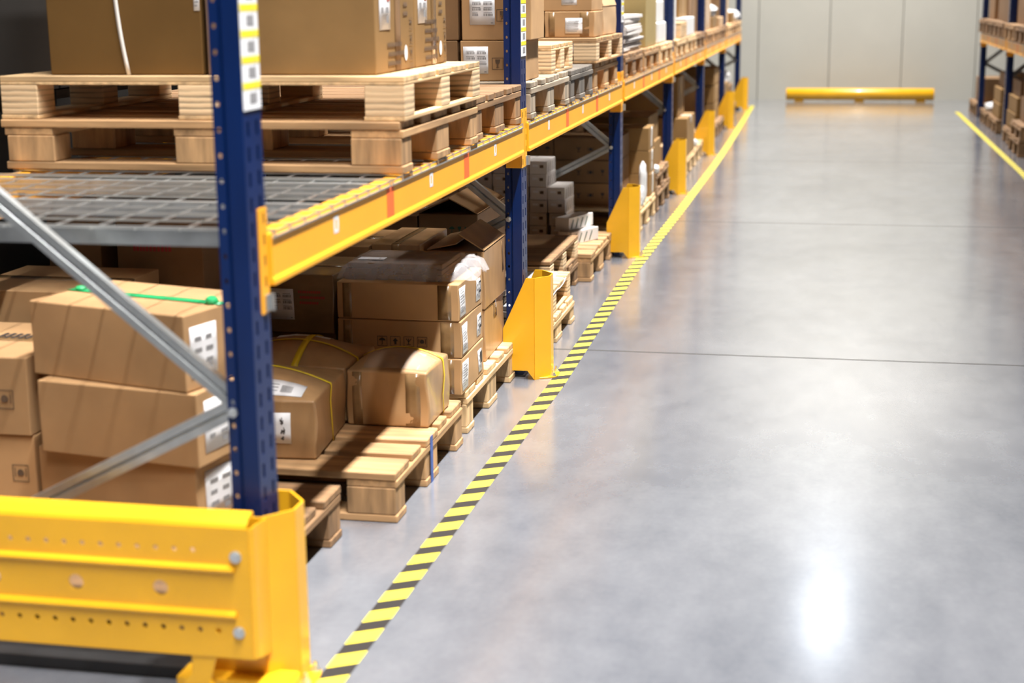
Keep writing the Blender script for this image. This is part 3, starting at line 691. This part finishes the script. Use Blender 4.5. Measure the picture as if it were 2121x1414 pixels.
for c, (x0, x1) in enumerate(((-1.02, -.535), (-.53, -.118))):
    for r in range(4 if c == 0 else 3):
        b = Carton(f'{("lowest", "second", "third", "topmost")[r]} brown box with printed symbols, {("inner", "aisle side")[c]} column behind the third post', x0, x1, 9.42+.005*r, 9.86, .145+.1405*r, .145+.1405*r+.139, 0, 'card_dark', n=3, group=GB)
        b.symbols('F', .13 if c else .2, .04, .05, 'kogu', 'ink', False, gap=1.5)
for i in range(4): Carton(f'dim brown carton in the back of the second bay, {ORD[i]} from the near side', -1.08, -.80, (6.84, 7.23, 7.66, 8.03)[i], (7.20, 7.60, 8.0, 8.37)[i], .242 if i < 2 else .145, .62-.05*(i % 2), 0, 'card_dark', n=2, tape='x')

# ================================================================== LOWER LEVEL, THIRD TO SIXTH BAY
pallet('pale wooden pallet on the floor beyond the third post', .025, 9.34, kind='new', group='floor pallets of the left rack')
pallet('brown wooden pallet under a second pallet in the third bay', .03, 10.22, kind='brown', group='floor pallets of the left rack')
pallet('brown wooden pallet lying upon another pallet in the third bay', .02, 10.22, .1445, kind='brown', H=.112, group='floor pallets of the left rack')
def bundle(name, label, x, y, z, rx, ry, h, seed, m='bag', cat='bundle'):
    rr = random.Random(seed); mb = MB(); n, k = 14, 9; vs = []
    for j in range(k+1):
        w = j/k; s = (.88+.16*math.sin(math.pi*min(1, w*1.15)))*(1 if w < .8 else math.sqrt(max(.02, 1-((w-.8)/.2)**2)))
        for i in range(n):
            a = 2*math.pi*i/n; q = s*(1+rr.uniform(-.10, .10)); ca, sa = math.cos(a), math.sin(a); sq = .85+.15/max(abs(ca), abs(sa))
            vs.append((rx*ca*q*sq, ry*sa*q*sq, h*w+rr.uniform(-.006, .006)*(0 < w)))
    mb.add(vs, [(j*n+i, j*n+(i+1) % n, (j+1)*n+(i+1) % n, (j+1)*n+i) for j in range(k) for i in range(n)]+[tuple(range(n-1, -1, -1)), tuple(k*n+i for i in range(n))])
    o = mb.build(name, m, None, 0, True); o.location = (x, y, z); return tag(o, label, cat)
bundle('wrapped_bundle', 'upright white plastic wrapped bundle beyond the third post', -.01, 9.70, .145, .024, .07, .25, 3)
for i in range(3):
    Carton(f'{("lowest", "middle", "upper")[i]} box of the tall white edged stack beyond the third post', -.42, .012-.004*i, 9.90, 10.20, .145+.147*i, .145+.147*i+.1455, 0, 'card_dimmed', n=3, group='tall white edged stack beyond the third post', tape='v', tapem='white_box')
for i in range(2): Carton(f'{("lower", "upper")[i]} tall brown carton standing on the doubled pallets', -.46, -.03-.02*i, 10.36, 10.92, .258+.181*i, .258+.181*i+.18, 0, 'card_dimmed', n=3)
bundle('plastic_scrap', 'crumpled white plastic poking over the doubled pallets in the third bay', .0, 10.28, .258, .03, .05, .05, 9, cat='plastic')
bundle('film_bag', 'crumpled clear film sagging beside the white edged stack', .0, 9.50, .145, .024, .10, .12, 19, cat='plastic')
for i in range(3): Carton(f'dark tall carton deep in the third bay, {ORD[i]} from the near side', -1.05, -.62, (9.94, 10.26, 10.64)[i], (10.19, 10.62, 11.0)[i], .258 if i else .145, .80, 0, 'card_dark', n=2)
pallet('tan wooden pallet on the floor beside the fourth guard', .03, 11.42, kind='tan', group='floor pallets of the left rack')
pallet('pale wooden pallet on the floor in the middle of the fourth bay', .035, 12.30, kind='new', group='floor pallets of the left rack')
pallet('pale wooden pallet on the floor before the fifth guard', .03, 13.14, kind='new', group='floor pallets of the left rack')
Carton('small pink brown box showing above the fourth guard', -.32, .0, 11.5, 11.86, .145, .315, 0, 'card_pale', n=3)
b = Carton('large tan box with a sunlit edge on the floor pallet of the fourth bay', -.62, .025, 12.36, 13.05, .145, .452, 0, 'card_dimmed', n=4, tape='x', tapem='white_box')
b = Carton('tall orange brown box upon the large tan box of the fourth bay', -.55, -.055, 12.40, 12.95, .454, .77, 0, 'card_dimmed', n=3, tape='v')
bundle('plastic_scrap', 'white plastic lump on the pallet before the fifth guard', -.02, 13.3, .145, .05, .07, .06, 11, cat='plastic')
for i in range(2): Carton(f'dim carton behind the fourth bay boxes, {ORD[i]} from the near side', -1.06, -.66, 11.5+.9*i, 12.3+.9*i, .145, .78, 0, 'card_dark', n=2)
pallet('tan wooden pallet on the floor beside the fifth guard', .02, 14.25, kind='tan', group='floor pallets of the left rack')
pallet('brown wooden pallet on the floor in the middle of the fifth bay', .02, 15.10, kind='brown', group='floor pallets of the left rack')
pallet('brown wooden pallet on the floor before the sixth guard', .03, 15.92, kind='brown', group='floor pallets of the left rack')
for i in range(3): Carton(f'{("lowest", "middle", "topmost")[i]} dark box of the stack before the sixth post', -.48, -.03, 15.96, 16.62, .145+.178*i, .145+.178*i+.17, 0, 'card_dimmed', n=3, tape='v', tapem='card_pale', group='dark box stack before the sixth post')
Carton('tall carton in the middle of the fifth bay', -.70, -.12, 15.15, 15.8, .145, .60, 0, 'card_dark', n=2)
pallet('tan wooden pallet on the floor of the last bay', .02, 17.05, kind='tan', group='floor pallets of the left rack')
pallet('brown wooden pallet on the floor before the last guard', .02, 18.1, kind='brown', group='floor pallets of the left rack')
Carton('orange brown box on the first pallet of the last bay', -.42, .0, 17.1, 17.7, .145, .45, 0, 'card_dimmed', n=3, tape='x')
Carton('brown box under the puffy sack before the last blue post', -.4, -.02, 18.15, 18.8, .145, .37, 0, 'card_dark', n=2)
bundle('plastic_sack', 'puffy white plastic sack before the last blue post', -.16, 18.45, .372, .13, .22, .17, 15, cat='sack')

# ================================================================== UPPER LEVEL
ZD = .9655
GU = 'pallets on the upper level of the left rack'
pallet('large wooden pallet on the wire deck under the plywood pallet, nearest bay', .035, 3.95, ZD, kind='tan', L=1.15, W=.90, H=.138, group=GU)
ply_pallet('plywood block pallet stacked on the wooden pallet in the nearest bay', .04, 3.96, ZD+.1385, L=1.16, W=.90, H=.118)
ZB = ZD+.1385+.1195
b = Carton('big brown carton with a curved white strap on the plywood pallet', -.985, -.535, 4.0, 4.42, ZB, 1.85, 0, 'card_shade', n=4)
pts = [b.at('F', .205+.045*(t*t-.35*t), b.H*(.0+.62*(1-t)), .004) for t in [i/12 for i in range(13)]]
MB().ribbon(pts, (.011, 0, 0)).build('strap', 'strap_white', b.o, 0, True, .002); b.label('F', .432, .17, .016, .10, 'rows')
for i, (y0, y1, w) in enumerate(((4.0, 4.392, 'nearest aisle corner carton with a red marked label on the plywood pallet'), (4.40, 4.775, 'second aisle side carton with four faded text lines on the plywood pallet'))):
    b = Carton(w, -.522, -.046, y0, y1, ZB, 1.85, 0, 'card_dimmed', n=4, group='aisle side cartons on the plywood pallet')
    b.patch('packing_tape', 'S', .185, .002, .055, .62, 'tape' if i else 'card_dark', .0012, nv=6)
    p = b.label('S', .035, .115 if i == 0 else .125, .10, .18, 'codes'); b.bars('red_print', 'S', [(.105, .19, .022, .05)], 'ink_red', .0024, p)
    b.lines('S', .10, .018, .17, .075 if i == 0 else .13, 3 if i == 0 else 5, 'ink_soft'); b.symbols('S', .335, .11, .032, 'uagk', 'ink_soft', True, True)
    b.lines('S', .27, .15, .06, .05, 2, 'ink_soft')
    mb = MB(); mb.add([b.at('S', .292+.017*math.cos(a*math.pi/8), .047+.022*math.sin(a*math.pi/8), .0018) for a in range(16)], [tuple(range(16))]); mb.build('oval_sticker', 'paper', b.o)
Carton('dark carton in shadow behind the carton with the curved white strap', -1.10, -.70, 4.45, 4.84, ZB, 1.85, 0, 'card_dark', n=2)
pallet('brown wooden pallet on the upper level just before the focused post', .022, 4.88, ZD, kind='brown', W=.75, H=.14, group=GU)
pallet('weathered wooden pallet on the upper level just beyond the focused post', .03, 5.785, ZD, kind='weathered', W=.875, H=.138, group=GU)
pallet('dark grey weathered pallet on the upper level in the second bay', .032, 6.70, ZD, kind='grey', W=.63, H=.137, group=GU)
pallet('tan wooden pallet on the upper level before the third post', .03, 7.40, ZD, kind='tan', W=.82, H=.138, group=GU)
GL = 'cartons with white coded labels behind the focused post'
for i in range(2):
    z0 = 1.1045+.1535*i
    b = Carton(('lower carton with a white code label seen behind the focused post', 'upper carton with a white code label seen behind the focused post')[i], -.262+.008*i, -.006+.022*i, 5.86, 6.13, z0, z0+(.152 if i == 0 else .24), 0, 'card' if i == 0 else 'card', n=3, group=GL)
    b.label('F', .012+.02*(i == 1), .028 if i == 0 else .058, .098, .102, 'ship'); b.symbols('F', .125+.012*i, .043 if i == 0 else .07, .045, 'gu', 'ink_soft', True, gap=1.05)
    Carton(f'{("lower", "upper")[i]} brown carton left of the white labelled cartons', -.60, -.275+.005*i, 5.87, 6.14, z0, z0+(.152 if i == 0 else .24), 0, 'card_dark', n=2)
Carton('tall dark carton deep behind the white labelled cartons', -1.1, -.62, 5.9, 6.37, 1.1045, 1.85, 0, 'card_dark', n=2)
ply_pallet('small plywood pallet bridging the two weathered pallets of the second bay', .0, 6.385, ZD+.1385, L=.9, W=.54, H=.118)
ply_pallet('plywood pallet under labelled cartons before the third post', .042, 7.36, ZD+.1385, L=1.1, W=.94, H=.118, kind='tan')
GC = 'labelled cartons on the plywood pallet before the third post'
b = Carton('carton with a large white list label on the plywood pallet before the third post', -.22, .02, 7.42, 7.74, ZB+.001, 1.345, 1, 'card', n=4, amp=.003, group=GC, tape='c'); b.label('F', .10, .018, .082, .072, 'rows')
b = Carton('carton with a white label at its foot, uppermost before the third post', -.23, .012, 7.43, 7.74, 1.347, 1.52, -1, 'card', n=4, amp=.003, group=GC); b.label('F', .095, .028, .075, .05, 'rows')
b = Carton('torn topped carton beside the third post on the plywood pallet', -.25, .015, 7.80, 8.20, ZB+.001, 1.365, -1.5, 'card_pale', n=4, amp=.004, group=GC); b.flap('S', .05, 70, 'card_pale')
Carton('brown carton left of the carton with the list label', -.60, -.245, 7.45, 7.8, ZB+.001, 1.50, 0, 'card_dark', n=3).label('F', .31, .03, .03, .06, 'rows')
Carton('dim carton deep behind the third post on the upper level', -1.0, -.3, 7.85, 8.25, ZB+.001, 1.8, 0, 'card_dark', n=2)
# third bay, upper
pallet('tan wooden pallet under the flattened grey cartons on the upper level', .02, 8.62, ZD, kind='brown', H=.13, group=GU)
pallet('tan wooden pallet under the olive carton on the upper level', .025, 9.48, ZD, kind='tan', H=.13, group=GU)
pallet('pale wooden pallet under the white cartons on the upper level', .03, 10.34, ZD, kind='new', W=.78, H=.13, group=GU)
z = ZD+.131
NS = 16
for i in range(NS):
    th = .0105 if i not in (11, 14, 15) else .022
    dx, a = random.uniform(-.018, .010), random.uniform(-1.3, 1.3)
    mb = MB(); vs = []; n = 5
    for zz in (0, th*.8):
        for jy in range(n):
            for ix in range(n):
                u, v = ix/(n-1), jy/(n-1); vs.append((-.62+.61*u, -.40+.80*v, zz+.0007*math.sin(3*u+4*v+i)*(zz > 0)))
    g = lambda k, jy, ix: k*n*n+jy*n+ix
    fs = [(g(1, j, k), g(1, j, k+1), g(1, j+1, k+1), g(1, j+1, k)) for j in range(n-1) for k in range(n-1)]+[(g(0, j, k), g(0, j+1, k), g(0, j+1, k+1), g(0, j, k+1)) for j in range(n-1) for k in range(n-1)]
    for k in range(n-1): fs += [(g(0, 0, k), g(0, 0, k+1), g(1, 0, k+1), g(1, 0, k)), (g(0, k, n-1), g(0, k+1, n-1), g(1, k+1, n-1), g(1, k, n-1)), (g(0, n-1, k+1), g(0, n-1, k), g(1, n-1, k), g(1, n-1, k+1)), (g(0, k+1, 0), g(0, k, 0), g(1, k, 0), g(1, k+1, 0))]
    mb.add(vs, fs); o = mb.build('flattened_carton', 'grey_box'); o.location = (dx, 9.18, z); o.rotation_euler = (0, 0, R(a)); z += th+.0006
    tag(o, 'flattened grey carton in the pile beyond the third post', 'flattened carton', 'flattened grey cartons beyond the third post')
Carton('tall olive carton behind the flattened grey cartons', -.62, .0, 9.70, 10.28, ZD+.131, 1.75, 0, 'olive', n=3)
for i in range(2): Carton(f'{("lower", "upper")[i]} white carton before the fourth post on the upper level', -.34, .0-.02*i, 10.42, 10.92, ZD+.131+.141*i, ZD+.131+.141*i+.139, 0, 'white_box', n=3, bev=.012)
Carton('grey carton tucked behind the white cartons on the upper level', -.62, -.36, 10.42, 10.9, ZD+.131, 1.42, 0, 'grey_box', n=2)
Carton('dim tall carton deep in the third bay on the upper level', -1.1, -.66, 8.7, 10.3, ZD+.131, 1.8, 0, 'card_dark', n=2)
# fourth to sixth bay, upper
pallet('pale wooden pallet on the upper level just beyond the fourth post', .03, 11.42, ZD, kind='new', H=.125, group=GU)
pallet('pale wooden pallet on the upper level in the middle of the fourth bay', .03, 12.28, ZD, kind='new', H=.125, group=GU)
pallet('brown wooden pallet on the upper level before the fifth post', .03, 13.12, ZD, kind='brown', H=.125, group=GU)
Z2 = ZD+.126
Carton('tall narrow white carton just beyond the fourth post', -.20, -.015, 11.46, 11.76, Z2, 1.46, 0, 'white_box', n=2)
ply_pallet('pale plywood pallet lying on the first upper pallet of the fourth bay', .02, 11.8, Z2, L=.62, W=.48, H=.115)
Carton('white topped box on the middle pallet of the fourth bay', -.5, .015, 12.32, 13.0, Z2, 1.235, 0, 'white_box', n=2, bev=.01)
Carton('tall brown carton behind the white topped box', -.62, -.05, 12.35, 13.0, 1.237, 1.62, 0, 'card_dimmed', n=2, tape='v', tapem='card_pale')
Carton('tall brown carton deep behind the fourth bay pallets', -1.05, -.64, 11.5, 13.6, Z2+.001, 1.7, 0, 'card_dark', n=2)
Carton('brown carton on the pallet before the fifth post', -.5, -.05, 13.2, 13.85, Z2, 1.5, 0, 'card_dark', n=2, tape='v')
for k, (y, kd, w) in enumerate(((14.2, 'tan', 'first'), (15.06, 'tan', 'second'), (15.9, 'brown', 'third'), (16.98, 'new', 'fourth'), (17.84, 'tan', 'fifth'), (18.68, 'new', 'last'))):
    pallet(f'distant wooden pallet on the upper level, {w} beyond the fifth post', .03, y, ZD, kind=kd, H=.12, group=GU)
Z3 = ZD+.121
Carton('tall pale carton on the upper level just beyond the fifth post', -.5, .0, 14.25, 14.9, Z3, 1.6, 0, 'card_pale', n=2, tape='v', tapem='white_box')
Carton('brown box under the white sack on the upper level', -.4, .0, 15.1, 15.8, Z3, 1.19, 0, 'card_dimmed', n=2, tape='v')
bundle('plastic_sack', 'rounded white plastic sack on the upper level before the sixth post', -.15, 15.45, 1.192, .16, .24, .13, 4, cat='sack')
Carton('dim carton deep beyond the fifth post on the upper level', -1.05, -.55, 14.2, 16.6, Z3, 1.6, 0, 'card_dark', n=2)
Carton('pale low box before the sixth post on the upper level', -.4, .01, 15.95, 16.5, Z3, 1.18, 0, 'card_pale', n=2)
Carton('tall pale brown carton beyond the sixth post on the upper level', -.5, -.02, 17.0, 17.7, Z3, 1.6, 0, 'card_pale', n=2, tape='v')
bundle('plastic_sack', 'white plastic sack on the last pallet of the upper level', -.1, 19.0, Z3, .13, .25, .14, 8, cat='sack')
Carton('tan box beside the last white sack on the upper level', -.5, .0, 17.9, 18.5, Z3, 1.2, 0, 'card_dimmed', n=2)

# near-black blocks added behind the left rack, standing in for its deep shade
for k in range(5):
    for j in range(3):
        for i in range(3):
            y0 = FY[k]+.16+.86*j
            Carton('added near-black block standing in for shade behind the left rack', -2.12, -1.34+random.uniform(-.04, .0), y0, y0+.84, .57*i, .57*i+.568, 0, 'shade_black', n=1, amp=0, group='added dark blocks behind the left rack', name='added_dark_block')

# ================================================================== RIGHT RACK
XR = 2.80
RY = [18.5, 18.5-L_BAY, 18.5-2*L_BAY, 18.5-3*L_BAY]
for k in range(3):
    c = copy_tree(frames[5]); c.rotation_euler = (0, 0, math.pi); c.location = (XR-.017, RY[k]+.1, 0)
    tag(c, ('far blue rack frame of the right rack near the far wall', 'second farthest blue rack frame of the right rack', 'blue rack frame of the right rack at the picture edge')[k], 'rack frame', 'upright frames of the right rack')
for k in range(1, 3):
    b = make_beam(f'orange beam on the aisle front of the right rack, {("", "farthest", "nearer")[k]} bay', RY[k]+.1, True); b.rotation_euler = (0, 0, math.pi); b.location = (XR, RY[k]+L_BAY, 0); b['group'] = 'beams of the right rack'
    b = make_beam(f'orange beam along the back of the right rack, {("", "farthest", "nearer")[k]} bay', RY[k]+.1, False); b.location = (XR+DEPTH-.034, RY[k]+.1, 0); b['group'] = 'beams of the right rack'
    b.rotation_euler = (0, 0, 0)
    for j in range(3):
        t = thing('wire_deck', f'galvanised wire deck of the right rack, {POS3[j]} panel, {("", "farthest", "nearer")[k]} bay', 'wire deck', (XR, RY[k]+L_BAY-.006-DW*j, 0), math.pi, 'wire decks on the right rack')
        obj('wire_mesh', CACHE['dwire'], t)
        for y in (.02, .42, .855): obj('support_channel', CACHE[('dch', y)], t, 0, .002)
for i in range(5):  # unseen blocks added to darken the floor reflections on the right
    y0 = 4.6+2.75*i
    Carton('unseen tall dark block added behind the right rack', 4.0, 4.6, y0, y0+2.4, .0, 4.6, 0, 'shade_black', n=2, amp=0, group='unseen dark blocks added behind the right rack', name='added_dark_block')
GR = 'pallets of the right rack'  # right rack pallets and boxes darkened to paint in light falloff
def rp(label, x, y, z=0, kind='tan', H=.144): return pallet(label, x, y+.8, z, kind, H=H, rz=math.pi, group=GR)
rp('distant tan pallet at the far end of the right rack', 2.77, 18.75, 0, 'brown')
Carton('brown box on the farthest pallet of the right rack', 2.83, 3.3, 18.85, 19.45, .145, .42, 0, 'card_dark', n=2)
rp('distant pallet with white plastic in the right rack', 2.76, 17.2, 0, 'brown')
bundle('plastic_sack', 'white plastic lump on a floor pallet of the right rack', 2.88, 17.6, .145, .10, .22, .09, 31, cat='plastic')
rp('tan pallet on the floor of the right rack, before the white plastic', 2.77, 16.32, 0, 'brown')
rp('brown floor pallet of the right rack before the second post', 2.77, 14.88, 0, 'brown')
rp('dark floor pallet of the right rack at the picture edge', 2.74, 14.05, 0, 'brown')
rp('dark pallet lying on the dark floor pallet at the right picture edge', 2.75, 14.05, .1445, 'brown', .12)
for x0, x1, y0, y1, z0, z1, m, w in (
        (3.01, 3.5, 17.25, 17.9, .145, .36, 'card_dark', 'lower brown box behind the white plastic in the right rack'),
        (3.02, 3.5, 17.25, 17.85, .362, .56, 'card_dark', 'upper brown box behind the white plastic in the right rack'),
        (2.80, 3.3, 16.36, 17.05, .145, .295, 'card_dimmed', 'lowest tan box of the tall right rack stack'),
        (2.81, 3.3, 16.38, 17.05, .297, .445, 'card_dimmed', 'middle tan box of the tall right rack stack'),
        (2.85, 3.3, 16.40, 17.0, .447, .60, 'card_dark', 'topmost box of the tall right rack stack'),
        (2.80, 3.3, 14.95, 15.66, .145, .30, 'card_dimmed', 'low tan box on the brown pallet before the second right post'),
        (2.81, 3.3, 14.95, 15.66, .302, .45, 'card_dimmed', 'second tan box on the brown pallet before the second right post'),
        (2.84, 3.3, 14.98, 15.64, .452, .60, 'card_dark', 'topmost box on the brown pallet before the second right post'),
        (2.83, 3.5, 14.1, 14.8, .266, .48, 'card_dark', 'brown box on the dark doubled pallets at the right edge'),
        (2.85, 3.5, 14.1, 14.8, .482, .76, 'card_dark', 'upper brown box above the dark doubled pallets at the right edge')):
    Carton(w, x0, x1, y0, y1, z0, z1, 0, m, n=2, tape='y')
for k, (y, kd) in enumerate(((17.6, 'brown'), (16.7, 'brown'), (15.86, 'brown'), (14.9, 'tan'), (14.0, 'brown'), (13.1, 'tan'))):
    rp(f'wooden pallet on the upper level of the right rack, {ORD[k]} from the far end', 2.735, y, ZD, kd)
for k, (x0, y0, y1, z1, m) in enumerate(((2.83, 17.7, 18.3, 1.6, 'card_dark'), (2.84, 16.76, 17.4, 1.55, 'card_dark'), (2.80, 15.9, 16.5, 1.6, 'card_dark'), (2.84, 14.95, 15.6, 1.35, 'card_dark'), (2.83, 14.05, 14.7, 1.6, 'card_dark'), (2.83, 13.15, 13.8, 1.6, 'card_dark'))):
    Carton(f'carton on the upper level of the right rack, {ORD[k]} from the far end', x0, 3.4, y0, y1, ZD+.1455, z1, 0, m, n=2, tape='y')
